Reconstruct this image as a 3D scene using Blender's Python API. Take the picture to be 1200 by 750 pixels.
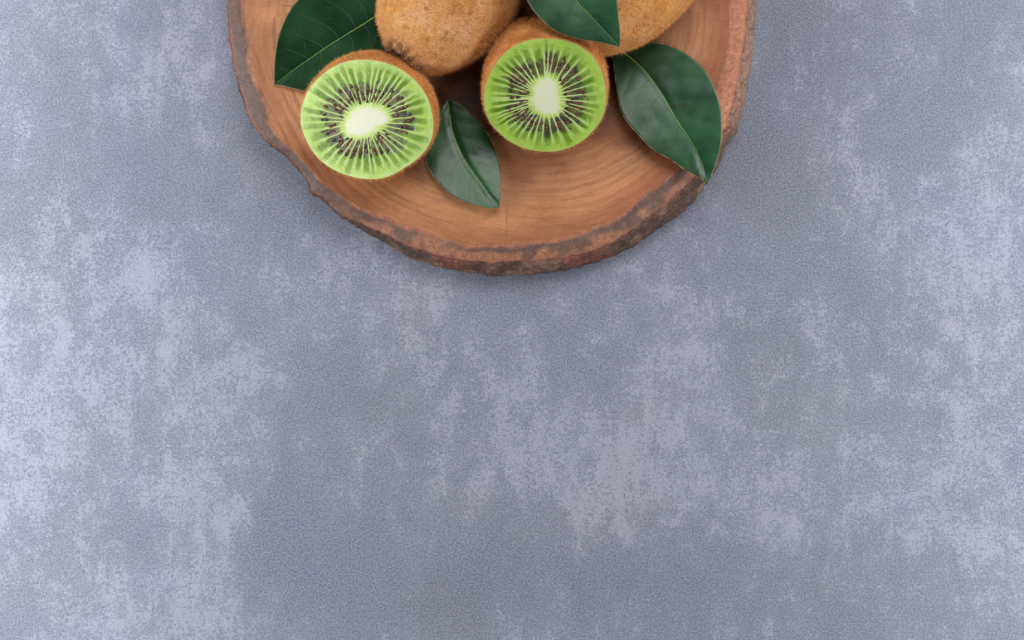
import bpy, math, random
import numpy as np
from mathutils import Vector

for o in list(bpy.data.objects):
    bpy.data.objects.remove(o)
S = bpy.context.scene
COL = S.collection
R = math.radians

# ------------------------------------------------------------------ camera
H = 0.80                      # camera height above the table, metres
K = 0.00031                   # metres per photo pixel on the table
cam_d = bpy.data.cameras.new('camera')
cam = bpy.data.objects.new('camera', cam_d)
COL.objects.link(cam)
cam.location = (0, 0, H)
cam.rotation_euler = (0, 0, 0)
cam_d.sensor_width = 36
cam_d.lens = 36 * H / (1200 * K)
cam_d.clip_start = 0.01
cam_d.clip_end = 50
S.camera = cam

# ------------------------------------------------------------------ world and lamps
w = bpy.data.worlds.new('World')
S.world = w
w.use_nodes = True
bgn = w.node_tree.nodes['Background']
bgn.inputs[0].default_value = (0.80, 0.86, 1.0, 1)
bgn.inputs[1].default_value = 0.02

def softbox(name, loc, target, sx, sy, power, col):
    d = bpy.data.lights.new(name, 'AREA')
    d.shape = 'RECTANGLE'
    d.size = sx
    d.size_y = sy
    d.energy = power
    d.color = col
    o = bpy.data.objects.new(name, d)
    COL.objects.link(o)
    o.location = loc
    v = Vector(target) - Vector(loc)
    # side lamps tip about the table's long axis so that their long side runs along it
    if abs(v.y) < 1e-6:
        o.rotation_euler = (0, math.atan2(-v.x, -v.z), 0)
    else:
        o.rotation_euler = v.to_track_quat('-Z', 'Y').to_euler()
    return o

softbox('softbox_lamp', (-0.34, -0.03, 0.22), (-0.28, -0.03, 0), 0.16, 0.60, 3.3, (0.94, 0.965, 1.0))
softbox('softbox_lamp', (0.355, -0.03, 0.23), (0.30, -0.03, 0), 0.16, 0.60, 2.7, (0.94, 0.965, 1.0))
softbox('softbox_lamp', (0.14, 0.48, 1.00), (0.0, 0.16, 0), 0.46, 0.42, 6.8, (1.0, 0.99, 0.98))

S.view_settings.view_transform = 'Standard'
S.view_settings.look = 'None'
S.view_settings.exposure = 0.0
S.view_settings.gamma = 1
S.render.engine = 'CYCLES'

# ------------------------------------------------------------------ helpers
def un(X, Y, z):
    """photo pixel + height above table -> world point"""
    f = K * (H - z) / H
    return np.stack(np.broadcast_arrays((np.asarray(X, float) - 600) * f,
                                        (375 - np.asarray(Y, float)) * f,
                                        np.asarray(z, float)), -1)

def hash3(ix, iy, iz, seed):
    h = (ix * 374761393 + iy * 668265263 + iz * 2147483647 + seed * 974634777) & 0xffffffff
    h = ((h ^ (h >> 13)) * 1274126177) & 0xffffffff
    h = (h ^ (h >> 16)) & 0xffffffff
    return h / 4294967295.0

def vnoise(p, seed=0):
    p = np.asarray(p, float)
    i = np.floor(p).astype(np.int64)
    f = p - i
    f = f * f * (3 - 2 * f)
    r = 0
    for dx in (0, 1):
        for dy in (0, 1):
            for dz in (0, 1):
                wgt = ((f[..., 0] if dx else 1 - f[..., 0]) *
                       (f[..., 1] if dy else 1 - f[..., 1]) *
                       (f[..., 2] if dz else 1 - f[..., 2]))
                r = r + wgt * hash3(i[..., 0] + dx, i[..., 1] + dy, i[..., 2] + dz, seed)
    return r * 2 - 1

def fbm(p, octv=4, seed=0, gain=0.5):
    p = np.asarray(p, float)
    a, r, n = 1.0, 0, 0
    for k in range(octv):
        r = r + a * vnoise(p * (2.03 ** k) + 17.3 * k, seed + k)
        n += a
        a *= gain
    return r / n

def sstep(a, b, x):
    t = np.clip((x - a) / (b - a), 0, 1)
    return t * t * (3 - 2 * t)

def mix(a, b, t):
    a = np.asarray(a, float)
    b = np.asarray(b, float)
    t = np.asarray(t)[..., None]
    return a * (1 - t) + b * t

def srgb(r, g, b):
    c = np.array([r, g, b], float) / 255
    return np.where(c <= 0.04045, c / 12.92, ((c + 0.055) / 1.055) ** 2.4)

def mesh_obj(name, V, F, m, parent=None, smooth=True, col=None, origin=(0, 0, 0), vecattr=None):
    me = bpy.data.meshes.new(name)
    V = np.asarray(V, float).reshape(-1, 3) - np.asarray(origin)
    F = np.asarray(F)
    nf, k = F.shape
    me.vertices.add(len(V))
    me.vertices.foreach_set('co', V.ravel())
    me.loops.add(nf * k)
    me.loops.foreach_set('vertex_index', F.ravel().astype(np.int32))
    me.polygons.add(nf)
    me.polygons.foreach_set('loop_start', np.arange(0, nf * k, k, dtype=np.int32))
    me.polygons.foreach_set('use_smooth', np.full(nf, smooth))
    me.update(calc_edges=True)
    if col is not None:
        a = me.attributes.new('tint', 'FLOAT_COLOR', 'POINT')
        c = np.concatenate([np.asarray(col).reshape(-1, 3), np.ones((len(V), 1))], 1)
        a.data.foreach_set('color', c.ravel())
    if vecattr is not None:
        a = me.attributes.new('pos2', 'FLOAT_VECTOR', 'POINT')
        a.data.foreach_set('vector', np.asarray(vecattr, float).ravel())
    me.validate()
    me.materials.append(m)
    o = bpy.data.objects.new(name, me)
    COL.objects.link(o)
    if parent:
        o.parent = parent
    return o

def grid_faces(nu, nv, wrap=False):
    """nu rows x nv columns; wrap joins last column to first"""
    i = np.arange(nu - 1)[:, None]
    j = np.arange(nv if wrap else nv - 1)[None, :]
    j2 = (j + 1) % nv
    a = i * nv + j
    b = i * nv + j2
    return np.stack([a, b, b + nv, a + nv], -1).reshape(-1, 4)

def thing(name, label, cat, loc, group=None):
    o = bpy.data.objects.new(name, None)
    o.empty_display_size = 0.01
    COL.objects.link(o)
    o.location = loc
    o['label'] = label
    o['category'] = cat
    if group:
        o['group'] = group
    return o

def tube(pts, rad, n=6, flat=1.0):
    """tube along points; returns V, F (quads)"""
    pts = np.asarray(pts, float)
    rad = np.broadcast_to(rad, len(pts))
    T = np.gradient(pts, axis=0)
    T /= np.linalg.norm(T, axis=1)[:, None] + 1e-12
    up = np.array([0, 0, 1.0])
    Sd = np.cross(T, up)
    Sd /= np.linalg.norm(Sd, axis=1)[:, None] + 1e-12
    U = np.cross(Sd, T)
    a = np.linspace(0, 2 * math.pi, n, endpoint=False)
    V = (pts[:, None] + rad[:, None, None] * (np.cos(a)[None, :, None] * Sd[:, None] +
                                              flat * np.sin(a)[None, :, None] * U[:, None]))
    return V.reshape(-1, 3), grid_faces(len(pts), n, True)

def join(parts):
    Vs, Fs, off = [], [], 0
    for V, F in parts:
        Vs.append(V)
        Fs.append(F + off)
        off += len(V)
    return np.concatenate(Vs), np.concatenate(Fs)

# ------------------------------------------------------------------ materials
class N:
    def __init__(self, name):
        self.m = bpy.data.materials.new(name)
        self.m.use_nodes = True
        self.t = self.m.node_tree
        self.b = self.t.nodes['Principled BSDF']
    def n(self, typ, **kw):
        x = self.t.nodes.new(typ)
        for k, v in kw.items():
            if k.startswith('i_'):
                x.inputs[k[2:]].default_value = v
            else:
                setattr(x, k, v)
        return x
    def l(self, a, b):
        self.t.links.new(a, b)
    def noise(self, vec, scale, detail=4, rough=0.55, dist=0.0):
        x = self.n('ShaderNodeTexNoise')
        x.inputs['Scale'].default_value = scale
        x.inputs['Detail'].default_value = detail
        x.inputs['Roughness'].default_value = rough
        x.inputs['Distortion'].default_value = dist
        self.l(vec, x.inputs['Vector'])
        return x.outputs['Fac']
    def mapr(self, v, a, b, c=0.0, d=1.0):
        x = self.n('ShaderNodeMapRange')
        x.interpolation_type = 'SMOOTHSTEP'
        for k, val in zip(('From Min', 'From Max', 'To Min', 'To Max'), (a, b, c, d)):
            x.inputs[k].default_value = val
        self.l(v, x.inputs['Value'])
        return x.outputs['Result']
    def mixc(self, fac, a, b, mode='MIX'):
        x = self.n('ShaderNodeMix', data_type='RGBA', blend_type=mode)
        for val, idx in ((fac, 0), (a, 6), (b, 7)):
            if isinstance(val, bpy.types.NodeSocket):
                self.l(val, x.inputs[idx])
            elif idx == 0:
                x.inputs[0].default_value = val
            else:
                x.inputs[idx].default_value = (*val, 1)
        return x.outputs[2]
    def math(self, op, a, b=0.0):
        x = self.n('ShaderNodeMath', operation=op)
        for i, v in enumerate((a, b)):
            if isinstance(v, bpy.types.NodeSocket):
                self.l(v, x.inputs[i])
            else:
                x.inputs[i].default_value = v
        return x.outputs[0]
    def bump(self, h, strength, dist, base=None):
        x = self.n('ShaderNodeBump')
        x.inputs['Strength'].default_value = strength
        x.inputs['Distance'].default_value = dist
        self.l(h, x.inputs['Height'])
        if base is not None:
            self.l(base, x.inputs['Normal'])
        return x.outputs['Normal']
    def mapping(self, vec, sc=(1, 1, 1), rot=(0, 0, 0), loc=(0, 0, 0)):
        x = self.n('ShaderNodeMapping')
        x.inputs['Scale'].default_value = sc
        x.inputs['Rotation'].default_value = rot
        x.inputs['Location'].default_value = loc
        self.l(vec, x.inputs['Vector'])
        return x.outputs['Vector']
    def obj(self):
        return self.n('ShaderNodeTexCoord').outputs['Object']
    def attr(self, name):
        return self.n('ShaderNodeAttribute', attribute_name=name)
    def base(self, c):
        if isinstance(c, bpy.types.NodeSocket):
            self.l(c, self.b.inputs['Base Color'])
        else:
            self.b.inputs['Base Color'].default_value = (*c, 1)
    def set(self, **kw):
        for k, v in kw.items():
            self.b.inputs[k.replace('_', ' ')].default_value = v

# -- mottled cement-coloured table top
def mat_table():
    m = N('grey_cement_surface')
    c = m.obj()
    big = m.noise(m.mapping(c, (1.0, 0.8, 1), loc=(3.1, 1.2, 0)), 11, 3, 0.55, 0.4)
    med = m.noise(m.mapping(c, (1.25, 0.85, 1), loc=(0.4, 7.7, 0)), 75, 6, 0.70, 0.3)
    vert = m.noise(m.mapping(c, (1.0, 0.28, 1), loc=(1.4, 2.7, 0)), 260, 5, 0.7, 0.2)
    horz = m.noise(m.mapping(c, (0.30, 1.0, 1), loc=(5.4, 2.7, 0)), 240, 5, 0.7, 0.2)
    fine = m.noise(c, 800, 5, 0.78, 0.0)
    grain = m.noise(m.mapping(c, loc=(9, 9, 0)), 1900, 3, 0.6, 0.0)
    # threshold field : patches of pale skim coat with broken edges
    f = m.math('ADD', m.math('MULTIPLY', big, 0.75), m.math('MULTIPLY', med, 0.95))
    f = m.math('ADD', f, m.math('MULTIPLY', vert, 0.36))
    f = m.math('ADD', f, m.math('MULTIPLY', horz, 0.34))
    f = m.math('ADD', f, m.math('MULTIPLY', fine, 1.30))
    pa = m.n('ShaderNodeSeparateXYZ')
    m.l(m.attr('pos2').outputs['Vector'], pa.inputs[0])
    f = m.math('ADD', f, m.math('MULTIPLY', pa.outputs[0], 0.16))
    f = m.math('SUBTRACT', f, m.math('MULTIPLY', pa.outputs[1], 0.20))
    patch = m.mapr(f, 1.90, 2.02)
    soft = m.mapr(m.math('SUBTRACT', m.math('ADD', big, m.math('MULTIPLY', med, 0.6)), m.math('MULTIPLY', pa.outputs[1], 0.28)), 0.50, 1.0)
    dark = srgb(82, 86, 98)
    mid = srgb(103, 106, 118)
    pale = srgb(146, 148, 160)
    col = m.mixc(soft, dark, mid)
    col = m.mixc(m.math('MULTIPLY', patch, 0.40), col, pale)
    # darker speckle showing through
    sp = m.mapr(m.math('ADD', m.math('MULTIPLY', fine, 0.65), m.math('MULTIPLY', vert, 0.35)), 0.40, 0.50, 1.0, 0.0)
    col = m.mixc(m.math('MULTIPLY', sp, 0.72), col, srgb(84, 88, 105))
    mot = m.mapr(m.noise(m.mapping(c, loc=(4, 1, 0)), 1500, 4, 0.75, 0.3), 0.42, 0.58)
    col = m.mixc(m.math('MULTIPLY', mot, 0.36), col, srgb(150, 152, 168))
    # slow hue drift, lilac to blue
    hue = m.mapr(m.noise(m.mapping(c, loc=(2, 5, 0)), 17, 2, 0.5), 0.35, 0.65)
    col = m.mixc(m.math('MULTIPLY', hue, 0.6), col, m.mixc(1.0, col, (0.99, 0.985, 0.90), 'MULTIPLY'))
    g = m.mapr(grain, 0.25, 0.75, 0.80, 1.20)
    gn = m.n('ShaderNodeCombineColor')
    for i in range(3):
        m.l(g, gn.inputs[i])
    col = m.mixc(1.0, col, gn.outputs[0], 'MULTIPLY')
    m.base(col)
    m.l(m.mapr(patch, 0, 1, 0.62, 0.50), m.b.inputs['Roughness'])
    pit = m.mapr(m.noise(m.mapping(c, loc=(6, 2, 0)), 330, 3, 0.5), 0.26, 0.34)
    h = m.math('ADD', m.math('MULTIPLY', patch, 0.5), m.math('MULTIPLY', grain, 0.6))
    h = m.math('ADD', h, m.math('MULTIPLY', pit, 0.3))
    m.l(m.bump(h, 0.22, 0.00015), m.b.inputs['Normal'])
    m.set(Specular_IOR_Level=0.35)
    return m.m

def mat_wood():
    m = N('polished_brown_wood')
    a = m.attr('tint').outputs['Color']
    p = m.attr('pos2').outputs['Vector']      # (ring radius, angle*R, 0)
    c = m.obj()
    ring = m.noise(m.mapping(p, (1, 0.06, 1)), 900, 6, 0.78)
    fib = m.noise(m.mapping(c, (0.35, 1.0, 1), rot=(0, 0, 0.5)), 900, 5, 0.7)
    blot = m.noise(c, 60, 4, 0.6, 0.6)
    fine = m.noise(c, 1300, 5, 0.75)
    col = m.mixc(m.mapr(ring, 0.40, 0.62, 0, 0.45), a, m.mixc(1.0, a, (0.50, 0.44, 0.42), 'MULTIPLY'))
    col = m.mixc(m.mapr(fib, 0.50, 0.66, 0, 0.30), col, m.mixc(1.0, a, (0.62, 0.55, 0.50), 'MULTIPLY'))
    col = m.mixc(m.mapr(blot, 0.45, 0.70, 0, 0.45), col, m.mixc(1.0, a, (1.25, 1.22, 1.30), 'MULTIPLY'))
    col = m.mixc(m.mapr(fine, 0.50, 0.68, 0, 0.40), col, m.mixc(1.0, a, (0.55, 0.50, 0.5), 'MULTIPLY'))
    chk = m.noise(m.mapping(p, (0.035, 1, 1), loc=(3, 0, 0)), 900, 3, 0.6)
    col = m.mixc(m.mapr(chk, 0.66, 0.72, 0, 0.5), col, m.mixc(1.0, a, (0.30, 0.24, 0.22), 'MULTIPLY'))
    stain = m.noise(m.mapping(c, (1, 1.4, 1), loc=(1, 8, 0)), 95, 5, 0.7, 0.5)
    col = m.mixc(m.mapr(stain, 0.55, 0.72, 0, 0.45), col, m.mixc(1.0, a, (0.55, 0.50, 0.50), 'MULTIPLY'))
    m.base(col)
    m.l(m.mapr(blot, 0.3, 0.7, 0.36, 0.52), m.b.inputs['Roughness'])
    m.set(Specular_IOR_Level=0.2)
    h = m.math('ADD', ring, fib)
    m.l(m.bump(h, 0.4, 0.0004), m.b.inputs['Normal'])
    return m.m

def mat_bark(name, rough, bstr, dist, mott=0.7):
    m = N(name)
    a = m.attr('tint').outputs['Color']
    c = m.obj()
    n1 = m.noise(c, 420, 5, 0.7, 0.4)
    n2 = m.noise(c, 1300, 5, 0.75)
    vor = m.n('ShaderNodeTexVoronoi')
    vor.inputs['Scale'].default_value = 300
    m.l(m.mapping(c, (1, 1, 2.5)), vor.inputs['Vector'])
    col = m.mixc(m.mapr(n1, 0.38, 0.62, 0.0, mott), a, m.mixc(1.0, a, (0.34, 0.30, 0.32), 'MULTIPLY'))
    col = m.mixc(m.mapr(n2, 0.52, 0.68, 0, 0.7), col, m.mixc(1.0, a, (1.9, 1.8, 1.75), 'MULTIPLY'))
    n3 = m.noise(m.mapping(c, loc=(7, 3, 1)), 700, 5, 0.75)
    col = m.mixc(m.mapr(n3, 0.55, 0.66, 0, mott), col, m.mixc(1.0, a, (0.25, 0.22, 0.22), 'MULTIPLY'))
    m.base(col)
    m.set(Roughness=rough)
    h = m.math('ADD', n1, m.math('MULTIPLY', vor.outputs['Distance'], 0.5))
    h = m.math('ADD', h, m.math('MULTIPLY', n2, 0.4))
    m.l(m.bump(h, bstr, dist), m.b.inputs['Normal'])
    return m.m

def mat_flesh():
    m = N('green_kiwi_flesh')
    a = m.attr('tint').outputs['Color']
    c = m.obj()
    n = m.noise(c, 1400, 3, 0.6)
    col = m.mixc(m.mapr(n, 0.35, 0.7, 0.0, 0.28), a, m.mixc(1.0, a, (1.18, 1.12, 1.35), 'MULTIPLY'))
    m.base(col)
    m.set(Roughness=0.30, Subsurface_Weight=0.45, Subsurface_Scale=0.0009, Specular_IOR_Level=0.34)
    m.b.inputs['Subsurface Radius'].default_value = (0.7, 1.0, 0.35)
    m.l(m.bump(m.noise(c, 1100, 4, 0.7), 0.40, 0.0004), m.b.inputs['Normal'])
    return m.m

def mat_tint(name, rough, nscale, amount, bstr=0.3, dist=0.0002, **kw):
    m = N(name)
    a = m.attr('tint').outputs['Color']
    c = m.obj()
    n = m.noise(c, nscale, 4, 0.65)
    col = m.mixc(m.mapr(n, 0.40, 0.65, 0.0, amount), a, m.mixc(1.0, a, (0.45, 0.36, 0.30), 'MULTIPLY'))
    m.base(col)
    m.set(Roughness=rough, **kw)
    m.l(m.bump(n, bstr, dist), m.b.inputs['Normal'])
    return m.m

def mat_leaf(name, c1, c2, rough, spec=0.5, bs=0.22):
    m = N(name)
    p = m.attr('pos2').outputs['Vector']      # (t along, s across signed, vein phase)
    c = m.obj()
    sx = m.n('ShaderNodeSeparateXYZ')
    m.l(p, sx.inputs[0])
    big = m.noise(c, 70, 3, 0.5)
    cell = m.noise(c, 900, 3, 0.6)
    col = m.mixc(m.mapr(big, 0.35, 0.65), c1, c2)
    col = m.mixc(m.mapr(cell, 0.45, 0.75, 0, 0.35), col, m.mixc(1.0, col, (1.5, 1.35, 1.2), 'MULTIPLY'))
    m.base(col)
    wv = m.math('ABSOLUTE', m.math('SINE', m.math('MULTIPLY', sx.outputs[2], math.pi)))
    b1 = m.bump(wv, 0.05, 0.0003)
    b2 = m.bump(m.noise(c, 260, 4, 0.6), bs, 0.0004, b1)
    m.l(m.bump(cell, 0.15, 0.0001, b2), m.b.inputs['Normal'])
    m.l(m.mapr(big, 0.3, 0.7, rough - 0.04, rough + 0.06), m.b.inputs['Roughness'])
    m.set(Specular_IOR_Level=0.5, Coat_Weight=0.0)
    m.b.inputs['Subsurface Weight'].default_value = 0.0
    m.b.inputs['Specular IOR Level'].default_value = spec
    return m.m

def mat_plain(name, c1, c2, rough, scale=500):
    m = N(name)
    c = m.obj()
    n = m.noise(c, scale, 3, 0.6)
    m.base(m.mixc(m.mapr(n, 0.35, 0.65), c1, c2))
    m.set(Roughness=rough)
    m.l(m.bump(n, 0.2, 0.0001), m.b.inputs['Normal'])
    return m.m

M_table = mat_table()
M_wood = mat_wood()
M_ring = mat_bark('dark_inner_bark', 0.6, 0.5, 0.0005, 0.55)
M_bark = mat_bark('rough_outer_bark', 0.8, 1.0, 0.0018)
M_flesh = mat_flesh()
M_skin = mat_tint('fuzzy_kiwi_skin', 0.85, 1300, 0.55, 0.7, 0.0005, Specular_IOR_Level=0.12)
M_seed = mat_tint('dark_kiwi_seed', 0.16, 600, 0.3, 0.1, 0.0001)
M_calyx = mat_tint('dry_brown_stem_end', 0.85, 900, 0.7, 0.9, 0.0005)
def mat_fuzz():
    m = N('fine_brown_hair')
    a = m.attr('tint').outputs['Color']
    m.base(a)
    m.set(Roughness=0.6)
    return m.m
M_fuzz = mat_fuzz()
M_leafA = mat_leaf('dark_green_leaf', srgb(12, 36, 18), srgb(22, 52, 27), 0.34, 0.14)
M_leafB = mat_leaf('glossy_green_leaf', srgb(14, 46, 24), srgb(28, 72, 34), 0.25, 0.24, 0.12)
M_leafC = mat_leaf('satin_green_leaf', srgb(16, 50, 28), srgb(32, 72, 42), 0.37, 0.42, 0.10)
M_rib = mat_plain('yellow_green_midrib', srgb(84, 122, 38), srgb(110, 144, 56), 0.45)
M_vein = mat_plain('pale_green_vein', srgb(26, 58, 34), srgb(38, 72, 44), 0.4)
M_margin = mat_plain('pale_leaf_margin', srgb(112, 112, 62), srgb(124, 96, 58), 0.5, 300)

# ------------------------------------------------------------------ table
def build_table():
    g = np.linspace(-0.26, 0.26, 260)
    xs = np.concatenate([[-1.6, -0.8, -0.4], g, [0.4, 0.8, 1.6]])
    X, Y = np.meshgrid(xs, xs, indexing='xy')
    P = np.stack([X, Y, 0 * X], -1)
    wx = X + 0.016 * fbm(P * 22, 4, 71, 0.6)
    wy = Y + 0.020 * fbm(P * 22 + 40, 4, 72, 0.6)
    # scuffs of pale skim coat and darker blotches, those at bottom centre painting in dimmer light (pixel x, y, half sizes, strength)
    pale = [(150, 300, 90, 45, .9), (60, 260, 60, 40, .8), (250, 410, 45, 32, .7), (280, 600, 42, 38, .8), (190, 560, 50, 40, .6),
            (590, 500, 34, 66, .8), (725, 530, 40, 60, .7), (440, 300, 70, 30, .7), (860, 360, 60, 40, .5), (950, 80, 45, 40, .6),
            (980, 230, 50, 60, .5), (900, 560, 50, 60, .5), (1130, 500, 60, 120, .6), (120, 430, 60, 60, .7), (40, 560, 60, 120, .5),
            (1000, 400, 90, 50, .4), (760, 640, 50, 40, .4), (520, 440, 40, 40, .5), (180, 90, 60, 40, .4)]
    dark = [(350, 590, 60, 80, .8), (330, 660, 60, 60, .7), (650, 660, 130, 70, .9), (620, 370, 70, 40, .6), (400, 440, 70, 80, .8),
            (1010, 640, 60, 60, .4), (690, 420, 50, 60, .5), (330, 150, 60, 100, .5), (890, 170, 50, 120, .6), (500, 690, 120, 50, .8),
            (820, 690, 110, 60, .7), (280, 330, 50, 60, .4), (160, 620, 40, 30, .4), (880, 440, 40, 60, .4), (930, 20, 60, 60, .4)]
    def field(L):
        f = 0 * X
        for px, py, a, b, st in L:
            c = un(px, py, 0)
            f = f + st * np.exp(-(((wx - c[0]) / (a * K * 1.1)) ** 2 + ((wy - c[1]) / (b * K * 1.1)) ** 2))
        return np.clip(f, 0, 1.2)
    a = np.stack([field(pale), field(dark), 0 * X], -1).reshape(-1, 3)
    n = len(xs)
    F = grid_faces(n, n)
    o = mesh_obj('table_surface', P.reshape(-1, 3), F, M_table, smooth=False, vecattr=a)
    md = o.modifiers.new('thickness', 'SOLIDIFY')
    md.thickness = 0.03
    md.offset = -1
    o['kind'] = 'structure'
    o['label'] = 'blue grey mottled cement table surface'
build_table()

# ------------------------------------------------------------------ wooden slab
ZT = 0.020                                    # top of the slab
CX, CY = 577.0, 5.0                           # its centre in photo pixels
def polar_fn(pts, closing, z):
    """radius (world metres) by angle about the slab centre, from traced pixels"""
    c = un(CX, CY, z)
    P = un([p[0] for p in pts + closing], [p[1] for p in pts + closing], z)
    d = P[:, :2] - c[:2]
    th = np.arctan2(d[:, 1], d[:, 0]) % (2 * math.pi)
    r = np.hypot(d[:, 0], d[:, 1])
    k = np.argsort(th)
    th, r = th[k], r[k]
    th = np.concatenate([th - 2 * math.pi, th, th + 2 * math.pi])
    r = np.tile(r, 3)
    return lambda a: np.interp(a % (2 * math.pi), th, r)

out_px = [(267, 0), (268, 30), (274, 70), (281, 100), (287, 122), (295, 142), (308, 161), (327, 177), (346, 193),
          (359, 209), (364, 225), (382, 238), (401, 254), (426, 270), (449, 282), (465, 292), (490, 305), (516, 313),
          (548, 318), (588, 322), (631, 320), (673, 314), (702, 306), (724, 297), (747, 286), (764, 272), (784, 259),
          (801, 246), (815, 232), (823, 218), (839, 196), (845, 184), (853, 163), (864, 153), (870, 123), (876, 92),
          (881, 61), (884, 31), (885, 0)]
edge_px = [(268, 0), (269, 30), (275, 70), (282, 100), (288, 122), (296, 142), (309, 160), (329, 176), (348, 192),
           (361, 207), (366, 223), (384, 236), (404, 251), (429, 264), (452, 274), (484, 289), (516, 300), (548, 305),
           (588, 307), (617, 305), (645, 303), (673, 299), (696, 293), (719, 283), (736, 272), (758, 255), (775, 243),
           (792, 226), (809, 212), (828, 190), (840, 168), (851, 147), (861, 107), (870, 61), (874, 30), (876, 0)]
wood_px = [(287, 0), (289, 40), (295, 72), (305, 107), (314, 132), (324, 156), (343, 177), (362, 196), (382, 215),
           (398, 228), (420, 241), (446, 252), (484, 266), (510, 276), (548, 285), (580, 286), (602, 285), (645, 280),
           (679, 272), (713, 260), (741, 240), (760, 224), (785, 206), (806, 188), (825, 160), (836, 122), (841, 98),
           (848, 70), (853, 40), (856, 0)]
up_out = [(878, -60), (852, -130), (812, -200), (757, -258), (690, -296), (610, -318), (530, -314), (450, -290),
          (380, -245), (322, -185), (285, -110), (268, -45)]
def scaled(pts, dpx):
    r = []
    for x, y in pts:
        d = math.hypot(x - CX, y - CY)
        r.append((CX + (x - CX) * (d - dpx) / d, CY + (y - CY) * (d - dpx) / d))
    return r
f_wood = polar_fn(wood_px, scaled(up_out, 24), ZT)
f_edge = polar_fn(edge_px, scaled(up_out, 6), ZT - 0.0015)
f_out = polar_fn(out_px, up_out, 0.008)
f_edge0, f_wood0, f_out0 = f_edge, f_wood, f_out

slab_c = un(CX, CY, 0)
slab_c = np.array([slab_c[0], slab_c[1], 0])
cT = un(CX, CY, ZT)

slab = thing('wooden_board', 'round brown wood slice board with dark live bark edge under the kiwis', 'board', tuple(slab_c))

def cring(z):
    c = un(CX, CY, z)
    return c[:2]

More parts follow.
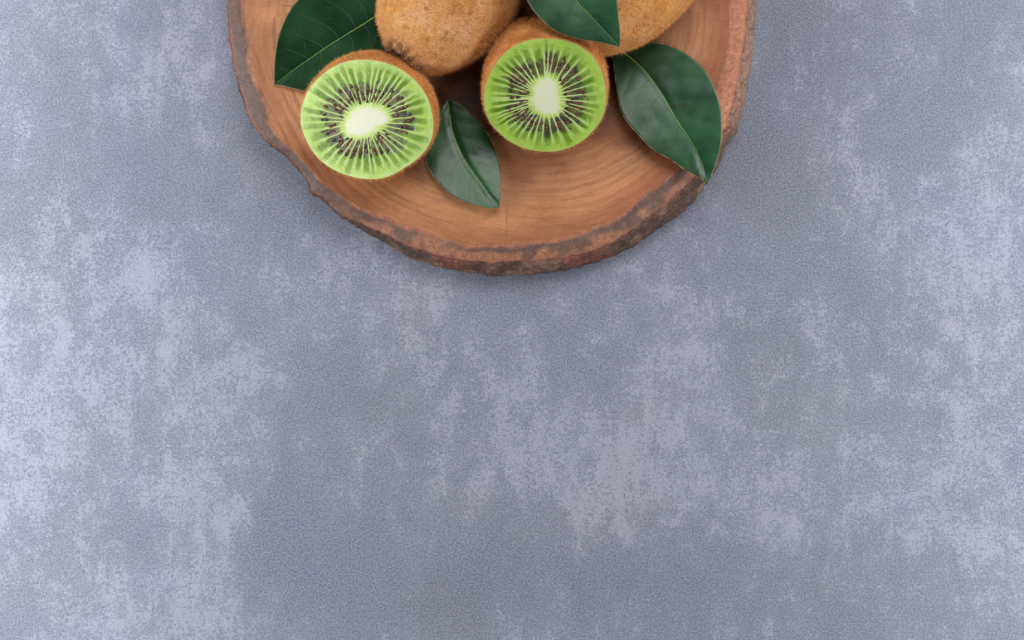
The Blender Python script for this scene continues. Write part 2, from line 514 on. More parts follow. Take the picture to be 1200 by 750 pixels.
def build_slab():
    nt = 900
    th = np.linspace(0, 2 * math.pi, nt, endpoint=False)
    cs, sn = np.cos(th), np.sin(th)
    circ = np.stack([cs * 3, sn * 3, 0 * th], -1)
    jag = fbm(circ * 9, 3, 5) * 0.0005 + fbm(circ * 30, 4, 8, 0.6) * 0.00035
    rw = f_wood0(th) + fbm(circ * 5, 3, 2) * 0.0010
    re = f_edge0(th) + jag
    ro = np.maximum(f_out0(th), 0) + jag * 1.1
    # ---- wood face
    nr = 110
    fr = np.linspace(0, 1, nr)
    rr = fr[:, None] * rw[None, :]
    x = cT[0] + rr * cs
    y = cT[1] + rr * sn
    warp = 1 + 0.05 * fbm(np.stack([x * 30, y * 30, 0 * x], -1), 3, 3)
    z = ZT + 0.00025 * fbm(np.stack([x * 60, y * 60, 0 * x], -1), 3, 4) + 0 * rr
    # growth rings centred off the slab's middle
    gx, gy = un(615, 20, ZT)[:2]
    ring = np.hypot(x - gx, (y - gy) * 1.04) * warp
    ang = np.arctan2(y - gy, x - gx)
    base = mix(srgb(150, 98, 58), srgb(108, 66, 40), sstep(-0.5, 0.5, fbm(np.stack([ring * 260, ang * 0.9, 0 * x], -1), 4, 6)))
    # heartwood darker, with shade between the kiwis painted in; reddish to the right; golden near the lower right
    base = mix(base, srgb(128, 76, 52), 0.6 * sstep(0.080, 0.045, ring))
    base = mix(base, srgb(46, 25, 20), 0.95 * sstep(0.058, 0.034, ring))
    base = mix(base, srgb(184, 132, 92), 0.65 * sstep(-0.15, 0.4, fbm(np.stack([x * 28, y * 40, 0 * x + 3], -1), 3, 9)))
    tr = np.abs(np.sin(ring * 980 + 2.6 * fbm(np.stack([ring * 90, ang * 2, 0 * x], -1), 2, 12)))
    base = mix(base, base * np.array([0.70, 0.62, 0.58]), 0.7 * sstep(0.75, 1.0, tr) * sstep(-0.3, 0.3, fbm(np.stack([ring * 60, ang * 1.5, 0 * x], -1), 2, 13)))
    edgef = sstep(0.90, 0.985, fr)[:, None] + 0 * rr
    base = mix(base, srgb(130, 82, 56), 0.5 * edgef)
    right = sstep(0.0, 0.6, cs)[None, :] * sstep(0.86, 0.99, fr)[:, None]
    base = mix(base, srgb(142, 84, 56), 0.6 * right)
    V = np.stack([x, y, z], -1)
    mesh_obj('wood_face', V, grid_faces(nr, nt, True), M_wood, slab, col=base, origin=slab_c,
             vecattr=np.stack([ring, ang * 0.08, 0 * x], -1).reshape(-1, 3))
    # ---- inner bark ring on the top
    nb = 16
    fb = np.linspace(0, 1, nb)[:, None]
    ce = cring(ZT - 0.0015)
    xe = (cT[0] + rw * cs) * (1 - fb) + (ce[0] + re * cs) * fb
    ye = (cT[1] + rw * sn) * (1 - fb) + (ce[1] + re * sn) * fb
    P = np.stack([xe * 220, ye * 220, 0 * xe], -1)
    z = ZT - 0.0017 * fb ** 1.8 + (0.00045 * fbm(P, 4, 21)) * np.sin(np.pi * np.clip(fb, 0.0, 1)) ** 0.5
    
    dark = srgb(84, 58, 46)
    grey = srgb(84, 66, 56)
    rust = srgb(140, 92, 62)
    q = fbm(P * 0.35, 3, 23)
    c = mix(dark, grey, sstep(-0.3, 0.4, q))
    # bottom and right: dark line beside the wood, then rusty brown
    bot = sstep(0.15, -0.25, cs + 0 * sn) * 0
    k = np.maximum(sstep(-0.75, -0.93, sn), sstep(-0.35, 0.15, cs))[None, :] + 0 * fb
    rustmask = k * sstep(0.25, 0.55, fb + 0.35 * q)
    c = mix(c, rust, rustmask * (0.15 + 0.75 * sstep(-0.25, 0.25, fbm(P * 0.8, 3, 25) + (fb - 0.5) * 0.5)))
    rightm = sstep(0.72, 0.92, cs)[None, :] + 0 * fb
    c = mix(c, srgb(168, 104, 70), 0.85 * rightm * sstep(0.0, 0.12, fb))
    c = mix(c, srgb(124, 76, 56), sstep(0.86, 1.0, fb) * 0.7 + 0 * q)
    woodc = srgb(150, 92, 60)
    c = mix(c, woodc, 0.85 * sstep(0.30, 0.02, fb + 0.30 * fbm(P * 0.6, 4, 27)))
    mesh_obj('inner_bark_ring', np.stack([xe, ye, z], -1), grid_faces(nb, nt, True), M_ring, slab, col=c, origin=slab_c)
    # ---- outer bark
    prof = [(0.0, 0.0, ZT - 0.0017), (0.30, 0, ZT - 0.0035), (0.62, 0, ZT - 0.0065), (0.88, 0, ZT - 0.0095),
            (1.0, 0, 0.0085), (1.0, 0, 0.005), (0.93, 0, 0.0025), (0.85, 0, 0.0)]
    rows = []
    nn = 30
    ts = np.linspace(0, len(prof) - 1, nn)
    fs = np.interp(ts, range(len(prof)), [p[0] for p in prof])
    zs = np.interp(ts, range(len(prof)), [p[2] for p in prof])
    Vr, Cr = [], []
    for i in range(nn):
        zc = cring(zs[i])
        # real radii in metres about centres at each height
        r0 = re * (H - zs[i]) / (H - (ZT - 0.0015))
        # blend from the top edge to the outer silhouette (both in the slab's own centre line)
        r = re * (1 - fs[i]) + ro * fs[i]
        cxy = ce * (1 - fs[i]) + cring(0.008) * fs[i]
        PP = np.stack([cs * r * 300, sn * r * 300, np.full(nt, zs[i] * 260)], -1)
        d = (fbm(PP * np.array([1.3, 1.3, 3.0]), 5, 31, 0.7) * 0.0012 + fbm(PP * 0.35, 2, 33) * 0.0004)
        amp = min(1, i / 3) * (1 if i < nn - 4 else (nn - 1 - i) / 4)
        r = r + d * amp
        Vr.append(np.stack([cxy[0] + r * cs, cxy[1] + r * sn, np.full(nt, max(zs[i], 0.0))], -1))
        q = fbm(PP * 0.5, 3, 37)
        cc = mix(srgb(98, 72, 60), srgb(150, 116, 92), sstep(-0.15, 0.45, q))
        cc = mix(cc, srgb(150, 84, 62), sstep(0.15, 0.5, fbm(PP * 0.22, 2, 39)) * 0.7)
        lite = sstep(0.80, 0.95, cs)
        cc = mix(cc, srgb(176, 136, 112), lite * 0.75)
        cc = mix(cc, srgb(146, 82, 62), (1 - min(1, i / 4)) * 0.6 + 0 * q)
        Cr.append(cc)
    V = np.stack(Vr, 0)
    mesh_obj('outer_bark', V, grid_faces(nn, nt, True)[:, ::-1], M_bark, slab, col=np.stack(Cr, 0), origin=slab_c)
    # underside
    last = Vr[-1]
    V = np.concatenate([last, [[last[:, 0].mean(), last[:, 1].mean(), 0.0]]])
    V[:, 2] = 0.0006
    i = np.arange(nt)
    mesh_obj('underside', V, np.stack([i, np.full(nt, nt), (i + 1) % nt], -1), M_bark, slab, col=np.tile(srgb(120, 80, 60), (nt + 1, 1)), origin=slab_c)
build_slab()

# ------------------------------------------------------------------ fuzz
def build_fuzz(Vg, Ng, n, length, width, parent, origin, seed, droop=0.55, col=None):
    rng = np.random.default_rng(seed)
    idx = rng.integers(0, len(Vg), n)
    # jitter inside neighbourhood
    P = Vg[idx] + rng.normal(0, 0.00022, (n, 3))
    Nn = Ng[idx]
    flow = np.cross(Nn, np.array([0.25, 0.35, 1.0]))
    flow /= np.linalg.norm(flow, axis=1)[:, None] + 1e-9
    D = Nn * 0.75 + flow * droop * rng.uniform(0.0, 1.0, (n, 1)) + rng.normal(0, 0.42, (n, 3))
    D /= np.linalg.norm(D, axis=1)[:, None]
    L = length * rng.uniform(0.45, 1.25, (n, 1))
    L *= np.where(rng.uniform(size=(n, 1)) < 0.03, 1.6, 1)
    side = np.cross(D, rng.normal(0, 1, (n, 3)))
    side /= np.linalg.norm(side, axis=1)[:, None] + 1e-9
    W = width * rng.uniform(0.7, 1.3, (n, 1))
    base = P - Nn * 0.0001
    midp = base + D * L * 0.55
    D2 = D + rng.normal(0, 0.35, (n, 3))
    tip = midp + D2 * L * 0.45
    V = np.stack([base - side * W, base + side * W, midp + side * W * 0.7, midp - side * W * 0.7, tip + side * W * 0.2, tip - side * W * 0.2], 1)
    b = np.arange(n)[:, None] * 6
    F = np.concatenate([b + np.array([0, 1, 2, 3]), b + np.array([3, 2, 4, 5])], 0)
    c = mix(srgb(184, 122, 62), srgb(224, 170, 108), rng.uniform(0, 1, n))
    if col is not None:
        c = c * 0.65 + col[idx] * 0.6
    c = np.repeat(c[:, None], 6, 1)
    o = mesh_obj('fuzz', V.reshape(-1, 3), F, M_fuzz, parent, col=c.reshape(-1, 3), origin=origin, smooth=False)
    o['kind'] = 'stuff'
    return o

def grid_normals(V):
    """V (rows, cols, 3) wrapped in cols"""
    du = np.gradient(V, axis=0)
    dv = np.roll(V, -1, 1) - np.roll(V, 1, 1)
    n = np.cross(du, dv)
    n /= np.linalg.norm(n, axis=-1)[..., None] + 1e-12
    return n

# ------------------------------------------------------------------ kiwi halves
def zoomed(pts, s, ox, oy):
    return [(ox + x / s, oy + y / s) for x, y in pts]

def poly_polar(P2, c2):
    """closed polygon (n,2) -> radius by angle about c2"""
    d = np.asarray(P2) - c2
    th = np.arctan2(d[:, 1], d[:, 0])
    r = np.hypot(d[:, 0], d[:, 1])
    k = np.argsort(th)
    th, r = th[k], r[k]
    th = np.concatenate([th - 2 * math.pi, th, th + 2 * math.pi])
    r = np.tile(r, 3)
    def f(a, sm=0.05):
        a = (np.asarray(a) + math.pi) % (2 * math.pi) - math.pi
        return sum(np.interp(a + o, th, r) * wg for o, wg in ((-sm, .25), (0, .5), (sm, .25)))
    return f

def half_kiwi(name, label, face, core, cpt, tilt, azim, depth, bulge, seed, greens, n_ray, lift=0.0):
    rng = np.random.default_rng(seed)
    nrm = np.array([math.sin(tilt) * math.cos(azim), math.sin(tilt) * math.sin(azim), math.cos(tilt)])
    e1 = np.cross([0, 1, 0], nrm)
    e1 /= np.linalg.norm(e1)
    e2 = np.cross(nrm, e1)
    camp = np.array([0, 0, H])
    def to_plane(px, py, O):
        P = un(px, py, 0.0) - camp
        t = ((O - camp) @ nrm) / (P @ nrm)
        return camp + P * t[..., None]
    def local(pts, O):
        q = to_plane(np.array([p[0] for p in pts]), np.array([p[1] for p in pts]), O) - O
        return np.stack([q @ e1, q @ e2], -1)
    nt = 720
    th = np.linspace(-math.pi, math.pi, nt, endpoint=False)
    fxy = np.mean(np.array(face), 0)
    def body(O):
        L = local(face, O)
        ctr = L.mean(0)
        fR = poly_polar(L, ctr)
        R0 = fR(th)
        Rm = R0.mean()
        # pole drifts a little, sections go round
        nph = 70
        ph = np.linspace(0, math.pi / 2, nph)
        rows = []
        for p in ph:
            bl = min(1, p / 1.0)
            r = (R0 * (1 - bl) + Rm * bl + 0.00022) * (abs(math.cos(p)) ** 0.86) * (1 + bulge * math.sin(2 * p))
            dpt = depth * math.sin(p) ** 1.0
            lx = ctr[0] + r * np.cos(th)
            ly = ctr[1] + r * np.sin(th)
            rows.append(O + lx[:, None] * e1 + ly[:, None] * e2 - nrm * dpt)
        return np.stack(rows, 0), ctr, fR
    lo, hi = ZT, ZT + 0.07
    for _ in range(30):
        mid = (lo + hi) / 2
        B, _, _ = body(un(fxy[0], fxy[1], mid))
        if B[..., 2].min() > ZT + 0.0002 + lift:
            hi = mid
        else:
            lo = mid
    O = un(fxy[0], fxy[1], mid)
    B, ctr, fR = body(O)
    org = B[-1, 0].copy()
    root = thing(name, label, 'kiwi half', tuple(org), 'halved kiwis on the board')
    # skin relief
    nn = grid_normals(B)
    if (nn[5] @ nrm).mean() > 0.5 or ((B[20] - B.mean((0, 1))) * nn[20]).sum() < 0:
        nn = -nn
    d = fbm(B * 260, 4, seed + 1) * 0.00022 + fbm(B * 60, 2, seed + 2) * 0.0004
    d[0:3] *= 0.3
    B2 = B + nn * d[..., None]
    rimrow = O + (ctr[0] + (fR(th) - 0.0001) * np.cos(th))[:, None] * e1 + (ctr[1] + (fR(th) - 0.0001) * np.sin(th))[:, None] * e2 + nrm * 0.00012
    SV = np.concatenate([rimrow[None], B2], 0)
    q = fbm(SV * 130, 4, seed + 3)
    c = mix(srgb(200, 134, 72), srgb(176, 110, 58), sstep(-0.4, 0.4, q))
    c = mix(c, srgb(214, 160, 100), sstep(0.1, 0.6, fbm(SV * 420, 3, seed + 4)) * 0.6)
    c[0] = srgb(186, 140, 84)
    c[1] = srgb(186, 128, 70)
    mesh_obj('skin', SV, grid_faces(len(SV), nt, True), M_skin, root, col=c, origin=org)
    sub = B2[0:62, ::2].reshape(-1, 3)
    # sample with area weights by repeating rows in proportion to circumference
    rowsw = np.cos(np.linspace(0, math.pi / 2, 70))
    rg = np.random.default_rng(seed + 9)
    rsel = rg.choice(70, 34000, p=rowsw / rowsw.sum())
    csel = rg.integers(0, nt, 34000)
    build_fuzz(B2[rsel, csel], nn[rsel, csel], 34000, 0.00095, 0.000026, root, org, seed + 10, col=c[rsel + 1, csel])
    # rim tufts : short hairs round the cut edge
    csel = rg.integers(0, nt, 2600)
    rs = rg.integers(0, 4, 2600)
    out = nn[2, csel] + nrm * 0.2
    # ---- flesh
    ccen = local([cpt], O)[0]
    Lc = local(core, O)
    fC = poly_polar(Lc, ccen)
    FL = np.stack([ctr[0] + fR(th) * np.cos(th), ctr[1] + fR(th) * np.sin(th)], -1)
    fF = poly_polar(FL, ccen)
    na, nr = 1080, 150
    a = np.linspace(-math.pi, math.pi, na, endpoint=False)
    RF = fF(a, 0.02)
    RC = fC(a, 0.06) * 0.90
    fr = np.linspace(0, 1, nr)[:, None]
    r = fr * RF[None, :]
    qc = (r - RC) / (RF - RC)                 # <0 core, 0..1 pulp
    # ray angles, unevenly spaced
    step = np.clip(rng.normal(1, 0.27, n_ray), 0.5, 1.6)
    ra = np.cumsum(step) / step.sum() * 2 * math.pi - math.pi + rng.uniform(0, 0.1)
    rw_ = rng.uniform(0.5, 1.4, n_ray)
    wob = fbm(np.stack([np.cos(a)[None, :] * r * 500, np.sin(a)[None, :] * r * 500, 0 * r], -1), 2, seed + 20) * 0.014
    aa = a[None, :] + wob
    bound = np.concatenate([[ra[-1] - 2 * math.pi], ra, [ra[0] + 2 * math.pi]])
    ia = np.searchsorted(bound, aa, side='right') - 1
    ia = np.clip(ia, 0, n_ray)
    lo_a, hi_a = bound[ia], bound[ia + 1]
    frac = (aa - lo_a) / (hi_a - lo_a)
    near = np.minimum(frac, 1 - frac) * (hi_a - lo_a)
    dist = near * r                            # metres to nearest ray line
    wray = 0.00024 + 0.00008 * sstep(0.15, 0.0, qc) + 0.00014 * sstep(0.35, 0.8, qc)
    wmul = rw_[ia % n_ray]
    ray = sstep(wray * 1.6 * wmul, wray * 0.1 * wmul, dist) * sstep(0.93, 0.45, qc)
    loc_id = ia % n_ray
    l1 = rng.uniform(0.05, 0.14, n_ray)[loc_id]
    l2 = rng.uniform(0.42, 0.62, n_ray)[loc_id]
    l3 = rng.uniform(0.74, 0.93, n_ray)[loc_id]
    dk = rng.uniform(0.75, 1.0, n_ray)[loc_id]
    gk = rng.uniform(0.6, 1.0, n_ray)[loc_id]
    halfw = (hi_a - lo_a) * r * 0.5
    inl = sstep(0.00008, 0.00036, dist)
    PP = np.stack([np.cos(aa) * r * 900, np.sin(aa) * r * 900, 0 * r + seed], -1)
    nz = fbm(PP, 3, seed + 22)
    nz2 = fbm(PP * 0.3, 3, seed + 23)
    g_out, g_mid, g_dark, g_ray, c_core, c_yel = greens
    colr = mix(g_out, g_mid, sstep(0.99, 0.78, qc + 0.05 * nz2))
    colr = mix(colr, g_out * 1.12, 0.25 * sstep(0.1, 0.5, nz))
    colr = mix(colr, g_ray, 0.20 * sstep(0.25, 0.6, qc) * sstep(0.92, 0.7, qc))
    colr = mix(colr, colr * np.array([0.82, 0.86, 0.80]), sstep(-0.1, 0.5, nz2))
    colr = mix(colr, colr * np.array([1.12, 1.08, 1.25]), sstep(-0.1, 0.4, fbm(PP * 0.18 + 5, 3, seed + 29)))
    wedge = sstep(0.06, 0.34, np.minimum(frac, 1 - frac) + 0.06 * nz)
    # dark green blotches at the outer ends of the locules
    gm = wedge * sstep(l1 + 0.2, l2, qc) * sstep(l3 + 0.12, l3 - 0.12, qc + 0.12 * nz) * gk
    colr = mix(colr, g_dark, gm * 1.0)
    # murky purple-grey seed zone
    dm = inl * sstep(l1 - 0.03, l1 + 0.06, qc + 0.05 * nz) * sstep(l2 + 0.10, l2 - 0.06, qc + 0.12 * nz) * dk
    colr = mix(colr, mix(srgb(56, 44, 50), srgb(86, 82, 68), sstep(-0.3, 0.4, nz)), dm * 0.96)
    # yellow-green glow beside the core
    colr = mix(colr, c_yel, sstep(0.11, -0.01, qc + 0.04 * nz) * 0.9)
    colr = mix(colr, g_ray, ray * (0.26 + 0.46 * sstep(0.60, 0.1, qc)))
    colr = mix(colr, c_core, sstep(0.045, -0.09, qc + 0.05 * nz))
    # tiny dimple and stringy rim
    colr = mix(colr, srgb(190, 196, 150), 0.2 * sstep(0.0011, 0.0006, np.abs(r - 0.0006) + 0 * a) * sstep(0.0, 0.5, nz + 0.3))
    colr = mix(colr, srgb(196, 214, 128), 0.25 * sstep(0.975, 0.995, fr + 0 * a))
    hgt = (0.00007 * ray * sstep(-0.01, 0.06, qc) - 0.00014 * dm - 0.00008 * gm + 0.00006 * nz * sstep(-0.1, 0.2, qc)
           + 0.0006 * (1 - fr ** 2) + 0.00010 * sstep(0.05, -0.10, qc))
    hgt = hgt * sstep(1.0, 0.97, fr) + 0.00004
    FX = ccen[0] + r * np.cos(a)
    FY = ccen[1] + r * np.sin(a)
    FV = O + FX[..., None] * e1 + FY[..., None] * e2 + nrm * hgt[..., None]
    mesh_obj('flesh', FV, grid_faces(nr, na, True), M_flesh, root, col=np.clip(colr, 0, 1), origin=org)
    # ---- seeds
    parts, cols = [], []
    su, sv = 7, 6
    u = np.linspace(0, math.pi, su)
    v = np.linspace(0, 2 * math.pi, sv, endpoint=False)
    sph = np.stack([np.cos(u)[:, None] + 0 * v, np.sin(u)[:, None] * np.cos(v), np.sin(u)[:, None] * np.sin(v)], -1)
    SF = grid_faces(su, sv, True)
    for i in range(n_ray):
        a0, a1 = bound[i], bound[i + 1]
        k = rng.choice([1, 2, 2, 3, 4, 4])
        qs = np.sort(rng.uniform(0.08, 0.52, k))
        lastq = -1
        for qq in qs:
            if qq - lastq < 0.085:
                qq = lastq + 0.09
            if qq > 0.56:
                break
            lastq = qq
            aw = a1 - a0
            am = (a0 + a1) / 2 + rng.normal(0, 0.15) * aw
            rf, rc = fF(am), fC(am, 0.06)
            rr = rc + qq * (rf - rc)
            wloc = aw * rr
            ln = rng.uniform(0.00068, 0.00100)
            wd = min(rng.uniform(0.00040, 0.00060), wloc * 0.42)
            dpt = rng.uniform(-0.00014, 0.00022)
            ax = np.array([math.cos(am), math.sin(am)])
            rot = rng.normal(0, 0.28)
            ax = np.array([ax[0] * math.cos(rot) - ax[1] * math.sin(rot), ax[0] * math.sin(rot) + ax[1] * math.cos(rot)])
            A = ax[0] * e1 + ax[1] * e2
            Bv = np.cross(nrm, A)
            C0 = O + (ccen[0] + rr * math.cos(am)) * e1 + (ccen[1] + rr * math.sin(am)) * e2
            base_h = 0.0006 * (1 - (rr / rf) ** 2)
            C0 = C0 + nrm * (dpt + base_h)
            tap = 1 - 0.25 * sph[..., 0]
            Vs = C0 + sph[..., :1] * ln * A + (sph[..., 1] * tap)[..., None] * wd * Bv + (sph[..., 2])[..., None] * wd * 0.8 * nrm
            parts.append((Vs.reshape(-1, 3), SF))
            t = rng.uniform()
            cc = mix(srgb(40, 20, 22), srgb(98, 48, 38), np.array(t))
            cols.append(np.tile(cc, (su * sv, 1)))
    V, F = join(parts)
    so = mesh_obj('seeds', V, F, M_seed, root, col=np.concatenate(cols), origin=org)
    so['kind'] = 'stuff'
    print(name, 'face height', O, 'top z', B[..., 2].max())
    return root

faceL = zoomed([(370, 125), (450, 135), (530, 165), (590, 205), (640, 260), (675, 320), (695, 390), (700, 440), (695, 500),
                (667, 560), (620, 610), (560, 652), (500, 687), (430, 708), (350, 705), (280, 690), (200, 655), (140, 610),
                (95, 550), (65, 490), (50, 430), (52, 370), (75, 300), (105, 250), (150, 205), (200, 165), (260, 137), (310, 127)],
               4.168, 340, 40)
coreL = zoomed([(270, 490), (262, 450), (275, 410), (300, 375), (340, 350), (400, 348), (450, 355), (478, 385), (500, 418),
                (470, 438), (440, 450), (410, 475), (370, 495), (310, 502)], 4.168, 340, 40)
faceR = zoomed([(400, 147), (470, 155), (530, 178), (590, 220), (630, 270), (655, 330), (665, 400), (665, 470), (650, 530),
                (610, 590), (560, 640), (500, 675), (430, 695), (350, 697), (280, 685), (200, 650), (150, 610), (105, 560),
                (78, 500), (70, 440), (78, 380), (100, 320), (130, 265), (175, 215), (230, 175), (300, 152), (350, 147)],
               4.167, 550, 10)
coreR = zoomed([(310, 400), (320, 350), (350, 325), (385, 318), (415, 330), (437, 370), (440, 410), (450, 450), (453, 490),
                (430, 518), (380, 525), (340, 503), (312, 465), (303, 430)], 4.167, 550, 10)
greensL = (srgb(162, 184, 106), srgb(144, 172, 66), srgb(82, 114, 8), srgb(180, 196, 138), srgb(198, 198, 172), srgb(176, 190, 104))
greensR = (srgb(152, 180, 82), srgb(136, 168, 52), srgb(76, 112, 4), srgb(196, 208, 150), srgb(198, 200, 168), srgb(168, 186, 92))
half_kiwi('kiwi_half', 'left kiwi half with sideways oval white core, in front of the dark leaf', faceL, coreL,
          (340 + 373 / 4.168, 40 + 423 / 4.168), R(25), R(238), 0.027, 0.035, 11, greensL, 40)
half_kiwi('kiwi_half', 'right kiwi half with upright white core, half covered on top by a leaf', faceR, coreR,
          (550 + 372 / 4.167, 10 + 430 / 4.167), R(38), R(270), 0.033, 0.07, 47, greensR, 39)

# ------------------------------------------------------------------ whole kiwis
def whole_kiwi(name, label, cpx, end_dir_px, half_len, rad, seed, stem=True, pitch=0.0, zc=None):
    zc = ZT + rad + 0.0004 if zc is None else zc
    C = un(cpx[0], cpx[1], zc)
    d = np.array([end_dir_px[0], -end_dir_px[1], 0.0])
    d /= np.linalg.norm(d)
    d = d * math.cos(pitch) + np.array([0, 0, 1]) * math.sin(pitch)   # towards the stem end
    e1 = np.cross(d, [0, 0, 1])
    e1 /= np.linalg.norm(e1)
    e2 = np.cross(e1, d)
    nu, nv = 260, 360
    u = np.linspace(0.0, math.pi, nu)[:, None]
    v = np.linspace(0, 2 * math.pi, nv, endpoint=False)[None, :]
    pw = 0.86
    ax = np.sign(np.cos(u)) * np.abs(np.cos(u)) ** 0.93 * half_len
    rr = np.sin(u) ** pw * rad
    # slightly egg shaped, stem end wider and flatter
    rr = rr * (1 + 0.05 * np.cos(u))
    rr = rr * (1 + 0.035 * np.cos(2 * v + seed) + 0.02 * np.cos(3 * v))
    # stem end: crinkled ring and pit
    pole = rr / rad
    wr = 0.5 + 0.5 * np.sin(9 * v + 3 * np.sin(2 * v + seed))
    endm = (np.cos(u) > 0)
    ringm = np.exp(-((pole - 0.26) / 0.10) ** 2) * endm
    pit = np.exp(-(pole / 0.15) ** 2) * endm
    ax = ax + (0.0014 * ringm * (0.5 + 0.8 * wr) - 0.0035 * pit)
    V = C + ax[..., None] * d + (rr * np.cos(v))[..., None] * e1 + (rr * np.sin(v))[..., None] * e2
    nn = grid_normals(V)
    if ((V[nu // 2] - C) * nn[nu // 2]).sum() < 0:
        nn = -nn
    V = V + nn * (fbm(V * 70, 3, seed) * 0.0006 + fbm(V * 300, 4, seed + 1) * 0.00022 +
                  fbm(V * 420, 3, seed + 7) * 0.0007 * ringm)[..., None]
    org = np.array([C[0], C[1], ZT])
    root = thing(name, label, 'kiwi', tuple(org))
    q = fbm(V * 75, 4, seed + 2)
    c = mix(srgb(204, 148, 76), srgb(190, 138, 90), sstep(-0.5, 0.5, q))
    c = mix(c, srgb(210, 174, 134), 0.5 * sstep(-0.2, 0.5, fbm(V * 110 + 9, 5, seed + 3, 0.7)))
    c = mix(c, srgb(182, 110, 58), 0.6 * sstep(0.1, 0.5, fbm(V * 160 + 4, 3, seed + 4)))
    c = mix(c, srgb(130, 82, 48), 0.6 * sstep(0.2, 0.6, fbm(V * 500 + 4, 3, seed + 5)))
    c = mix(c, srgb(92, 56, 40), np.clip(ringm * (0.45 + 0.55 * (1 - wr)), 0, 1))
    c = mix(c, srgb(48, 26, 20), np.clip(pit * 1.2, 0, 1))
    mesh_obj('skin', V, grid_faces(nu, nv, True), M_skin, root, col=c, origin=org)
    w_ = np.sin(u[:, 0]) + 0.02
    rg = np.random.default_rng(seed + 5)
    nh = 90000
    rs = rg.choice(nu, nh, p=w_ / w_.sum())
    cs_ = rg.integers(0, nv, nh)
    build_fuzz(V[rs, cs_], nn[rs, cs_], nh, 0.00100, 0.000025, root, org, seed + 6, col=c[rs, cs_])
    if stem:
        rng = np.random.default_rng(seed + 8)
        parts, cols = [], []
        for k in range(17):
            an = k / 17 * 2 * math.pi + rng.normal(0, 0.12)
            r0 = rad * rng.uniform(0.08, 0.18)
            r1 = rad * rng.uniform(0.28, 0.42)
            m_ = 7
            t = np.linspace(0, 1, m_)
            rad_ = r0 + (r1 - r0) * t
            hh = half_len * 0.99 - 0.0012 + 0.0030 * np.sin(t * math.pi * 0.8) * rng.uniform(0.6, 1.1) - 0.0016 * t ** 2
            wdt = 0.0026 * (1 - 0.75 * t ** 1.5) * rng.uniform(0.7, 1.3)
            an_t = an + rng.normal(0, 0.25) * t
            L = []
            for sgn in (-1, -0.3, 0.4, 1):
                aa = an_t + sgn * wdt / np.maximum(rad_, 0.001)
                hz = hh + (0.0004 * (1 - sgn ** 2)) + rng.normal(0, 0.00035, m_)
                L.append(C + hz[:, None] * d + (rad_ * np.cos(aa))[:, None] * e1 + (rad_ * np.sin(aa))[:, None] * e2)
            Vs = np.stack(L, 1).reshape(-1, 3)
            parts.append((Vs, grid_faces(m_, 4)))
            cols.append(np.tile(mix(srgb(70, 42, 28), srgb(138, 92, 62), np.array(rng.uniform())), (m_ * 4, 1)))
        Vc, Fc = join(parts)
        o = mesh_obj('stem_end_sepals', Vc, Fc, M_calyx, root, col=np.concatenate(cols), origin=org)
        md = o.modifiers.new('thickness', 'SOLIDIFY')
        md.thickness = 0.0003
    return root

whole_kiwi('whole_kiwi', 'whole brown fuzzy kiwi with its dry stem end between the two kiwi halves', (533, -6), (-0.65, 0.76),
           0.0290, 0.0223, 3, True, pitch=R(13))
whole_kiwi('whole_kiwi', 'whole brown kiwi at the right, partly under the top leaf', (735, -27), (0.72, -0.70),
           0.0296, 0.0221, 29, False)

# ------------------------------------------------------------------ leaves
def resample(P, n, smooth=True):
    P = np.asarray(P, float)
    if smooth and len(P) > 2:
        # Catmull-Rom
        Q = np.concatenate([[2 * P[0] - P[1]], P, [2 * P[-1] - P[-2]]])
        out = []
        for i in range(1, len(Q) - 2):
            t = np.linspace(0, 1, 12, endpoint=False)[:, None]
            a, b, c, d = Q[i - 1], Q[i], Q[i + 1], Q[i + 2]
            out.append(0.5 * ((2 * b) + (-a + c) * t + (2 * a - 5 * b + 4 * c - d) * t ** 2 + (-a + 3 * b - 3 * c + d) * t ** 3))
        P = np.concatenate(out + [P[-1:]])
    s = np.concatenate([[0], np.cumsum(np.hypot(*np.diff(P, axis=0).T))])
    t = np.linspace(0, s[-1], n)
    return np.stack([np.interp(t, s, P[:, 0]), np.interp(t, s, P[:, 1])], -1)

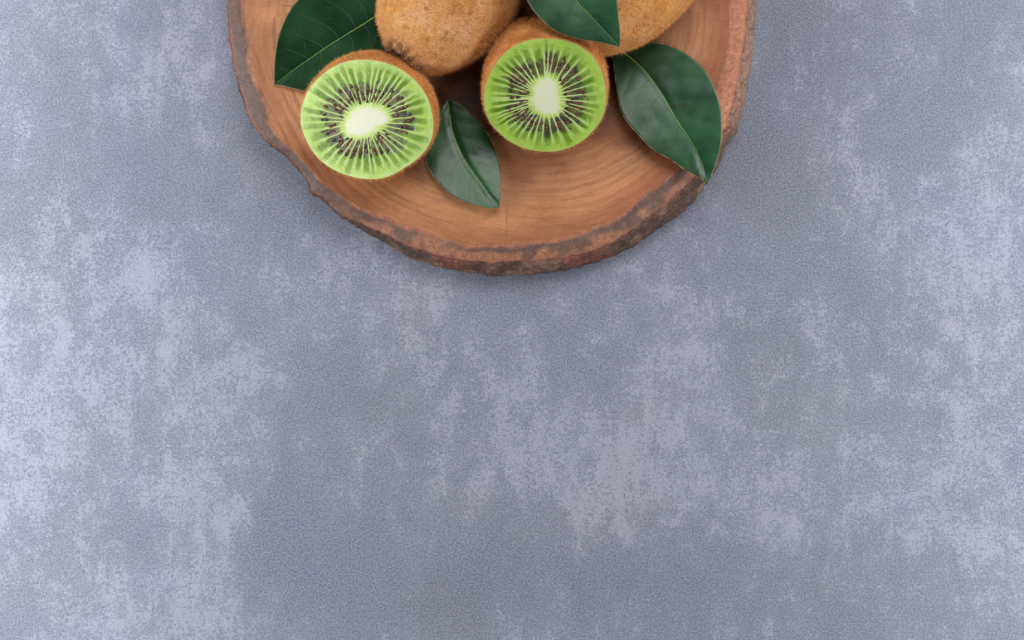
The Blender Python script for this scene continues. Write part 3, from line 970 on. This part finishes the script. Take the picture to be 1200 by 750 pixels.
def leaf(label, side_a, side_b, mid, zfun, mat, seed, cat='leaf', n_vein=8, corr=0.00008, und=0.0006, rib_w=0.00027):
    """side_a / side_b / mid: photo pixels from base to tip; zfun(t, s, hw) -> height"""
    n, h = 110, 26
    A, B_, M_ = resample(side_a, n), resample(side_b, n), resample(mid, n)
    t = np.linspace(0, 1, n)[:, None]
    s = np.linspace(-1, 1, 2 * h + 1)[None, :]
    X = np.where(s < 0, M_[:, :1] + (A[:, :1] - M_[:, :1]) * -s, M_[:, :1] + (B_[:, :1] - M_[:, :1]) * s)
    Y = np.where(s < 0, M_[:, 1:] + (A[:, 1:] - M_[:, 1:]) * -s, M_[:, 1:] + (B_[:, 1:] - M_[:, 1:]) * s)
    hw = np.where(s < 0, np.hypot(*(A - M_).T)[:, None], np.hypot(*(B_ - M_).T)[:, None]) * K
    px = np.stack([X * 0.02, Y * 0.02, 0 * X + seed], -1)
    z = zfun(t, s, hw) + und * fbm(px, 3, seed) * np.minimum(1, np.abs(s) * 2 + 0.2)
    # veins press shallow valleys
    phase = t * n_vein * 1.05 - np.abs(s) * 1.35 + 0.4 * np.sign(s) * 0.5
    z = z + corr * np.abs(np.sin(phase * math.pi)) * np.sin(np.pi * np.clip(np.abs(s), 0, 1))
    z = z - 0.00028 * np.exp(-(np.abs(s) * hw / 0.0012) ** 2)
    V = un(X, Y, z)
    org = V[n // 2, h].copy()
    root = thing('leaf', label, cat, tuple(org), 'green leaves around the kiwis')
    va = np.stack([t + 0 * s, s + 0 * t, phase], -1).reshape(-1, 3)
    F = grid_faces(n, 2 * h + 1)
    p = V.reshape(-1, 3)
    nz = np.cross(p[F[:, 1]] - p[F[:, 0]], p[F[:, 3]] - p[F[:, 0]])[:, 2].sum()
    if nz < 0:
        F = F[:, ::-1]
    b = mesh_obj('blade', V, F, mat, root, origin=org, vecattr=va)
    md = b.modifiers.new('thickness', 'SOLIDIFY')
    md.thickness = 0.0003
    md.offset = -1
    def at(tt, ss):
        """surface point at fractional grid coordinates"""
        fi = np.clip(tt, 0, 1) * (n - 1)
        fj = (np.clip(ss, -1, 1) + 1) / 2 * (2 * h)
        i0 = np.minimum(np.floor(fi).astype(int), n - 2)
        j0 = np.minimum(np.floor(fj).astype(int), 2 * h - 1)
        a_, b_ = (fi - i0)[:, None], (fj - j0)[:, None]
        return (V[i0, j0] * (1 - a_) * (1 - b_) + V[i0 + 1, j0] * a_ * (1 - b_) +
                V[i0, j0 + 1] * (1 - a_) * b_ + V[i0 + 1, j0 + 1] * a_ * b_)
    tt = np.linspace(0, 0.985, 90)
    pts = at(tt, 0 * tt) + np.array([0, 0, 0.00010])
    Vr, Fr = tube(pts, rib_w * (1 - 0.82 * tt ** 0.8), 8, 0.6)
    mesh_obj('midrib', Vr, Fr, M_rib, root, origin=org)
    rng = np.random.default_rng(seed)
    parts = []
    for sg in (-1, 1):
        for k in range(n_vein):
            t0 = (k + 0.55 + 0.2 * sg + rng.normal(0, 0.08)) / (n_vein + 0.6)
            if t0 > 0.93:
                continue
            ss = np.linspace(0.0, rng.uniform(0.80, 0.93), 26)
            tv = t0 + 0.16 * ss ** 1.5 + 0.010 * np.sin(ss * 7 + k)
            P = at(tv, sg * ss) + np.array([0, 0, 0.00003])
            parts.append(tube(P, 0.00009 * (1 - 0.75 * ss), 5, 0.7))
    for sg in (-1, 1):
        for k in range(n_vein * 2 if corr > 0.00005 else 0):
            t0 = rng.uniform(0.05, 0.85)
            s0 = rng.uniform(0.15, 0.6)
            ss = np.linspace(0, 1, 10)
            sx_ = s0 + rng.uniform(0.1, 0.28) * ss
            tv = t0 + 0.16 * sx_ ** 1.5 + rng.choice([-1, 1]) * rng.uniform(0.03, 0.07) * ss
            P = at(tv, sg * sx_) + np.array([0, 0, 0.00001])
            parts.append(tube(P, 0.00005 * (1 - 0.6 * ss), 4, 0.6))
    Vv, Fv = join(parts)
    o = mesh_obj('side_veins', Vv, Fv, M_vein, root, origin=org)
    # pale margin
    parts = []
    for j in (0, 2 * h):
        P = V[:, j] - np.array([0, 0, 0.00012])
        parts.append(tube(P, 0.00014 + 0.00006 * vnoise(P * 900, seed), 6, 0.9))
    Ve, Fe = join(parts)
    mesh_obj('leaf_margin', Ve, Fe, M_margin, root, origin=org)
    return root

# behind the left half
leaf('dark green leaf behind the left kiwi half at the board\'s left',
     [(482, 8), (468, -12), (440, -27), (405, -33), (372, -22), (349, 0), (335, 21), (326, 45), (322, 73), (321.5, 99)],
     [(482, 8), (480, 30), (466, 56), (444, 84), (415, 104), (385, 110), (361, 107), (340, 102.5), (330, 100), (321.5, 99)],
     [(482, 8), (444, 18), (425, 29), (402, 43), (380, 57), (350, 78), (321.5, 99)],
     lambda t, s, hw: ZT + 0.0012 + 0.0075 * (1 - t) + 0.06 * hw * np.abs(s) ** 1.5 * np.where(s < 0, 1.2, -0.2) + 0.001 * t ** 3,
     M_leafA, 5)
# between the halves
leaf('glossy green leaf lying on the board between the two kiwi halves',
     [(524, 118), (513, 134), (505, 152), (500, 170), (501, 192), (512, 211), (527, 227), (544, 236), (561, 241), (574, 244), (585.5, 243.5)],
     [(524, 118), (536.5, 121), (552.5, 135), (567.5, 151), (578, 170), (584.5, 190), (586.5, 207), (586, 228), (585.5, 243.5)],
     [(524, 118), (527, 136), (531, 157), (544, 187), (559, 209), (574, 230), (585.5, 243.5)],
     lambda t, s, hw: ZT + 0.0022 + 0.0036 * t ** 2.2 - 0.11 * sstep(0.2, 0.75, t) * hw * s,
     M_leafB, 8, corr=0.00001, und=0.00025, n_vein=6)
# large right leaf
leaf('large green leaf at the right, its tip hanging over the bark edge',
     [(718, 57), (719, 70), (721, 89), (724, 113), (732, 138), (750, 159.5), (765.6, 175), (784, 185.6), (802, 198), (821, 208.6), (828.5, 216)],
     [(718, 57), (735, 52), (759.5, 49.5), (784, 54), (805.5, 64), (824, 80), (836, 101), (844, 126), (845.5, 150), (844, 172), (838, 193), (828.5, 216)],
     [(718, 57), (727, 59), (753, 81), (775, 110), (793, 141), (811.6, 169), (824, 196), (828.5, 216)],
     lambda t, s, hw: ZT + 0.003 + 0.0065 * np.sin(np.pi * np.clip(t * 0.85 + 0.05, 0, 1)) + np.where(s < 0, 0.02, 0.10) * hw * np.abs(s) ** 1.4,
     M_leafC, 13, n_vein=8)
# on top of the kiwis
leaf('green leaf lying on top of the kiwis at the photo\'s upper edge',
     [(652, -118), (622, -92), (607, -58), (608, -25), (618, 0), (627.6, 15), (640, 27.6), (655, 37.5), (677, 45), (701, 49), (726, 54.5)],
     [(652, -118), (682, -98), (706, -66), (718, -32), (723, 0), (724.5, 18), (726.5, 37), (726, 54.5)],
     [(652, -118), (650, -85), (654, -45), (675, 0), (689, 15), (707, 35), (726, 54.5)],
     lambda t, s, hw: 0.0655 + 0.003 * np.sin(np.pi * t) + np.where(s < 0, -0.02, 0.08) * hw * np.abs(s) ** 1.3 - 0.002 * t ** 3,
     M_leafC, 21, n_vein=8)
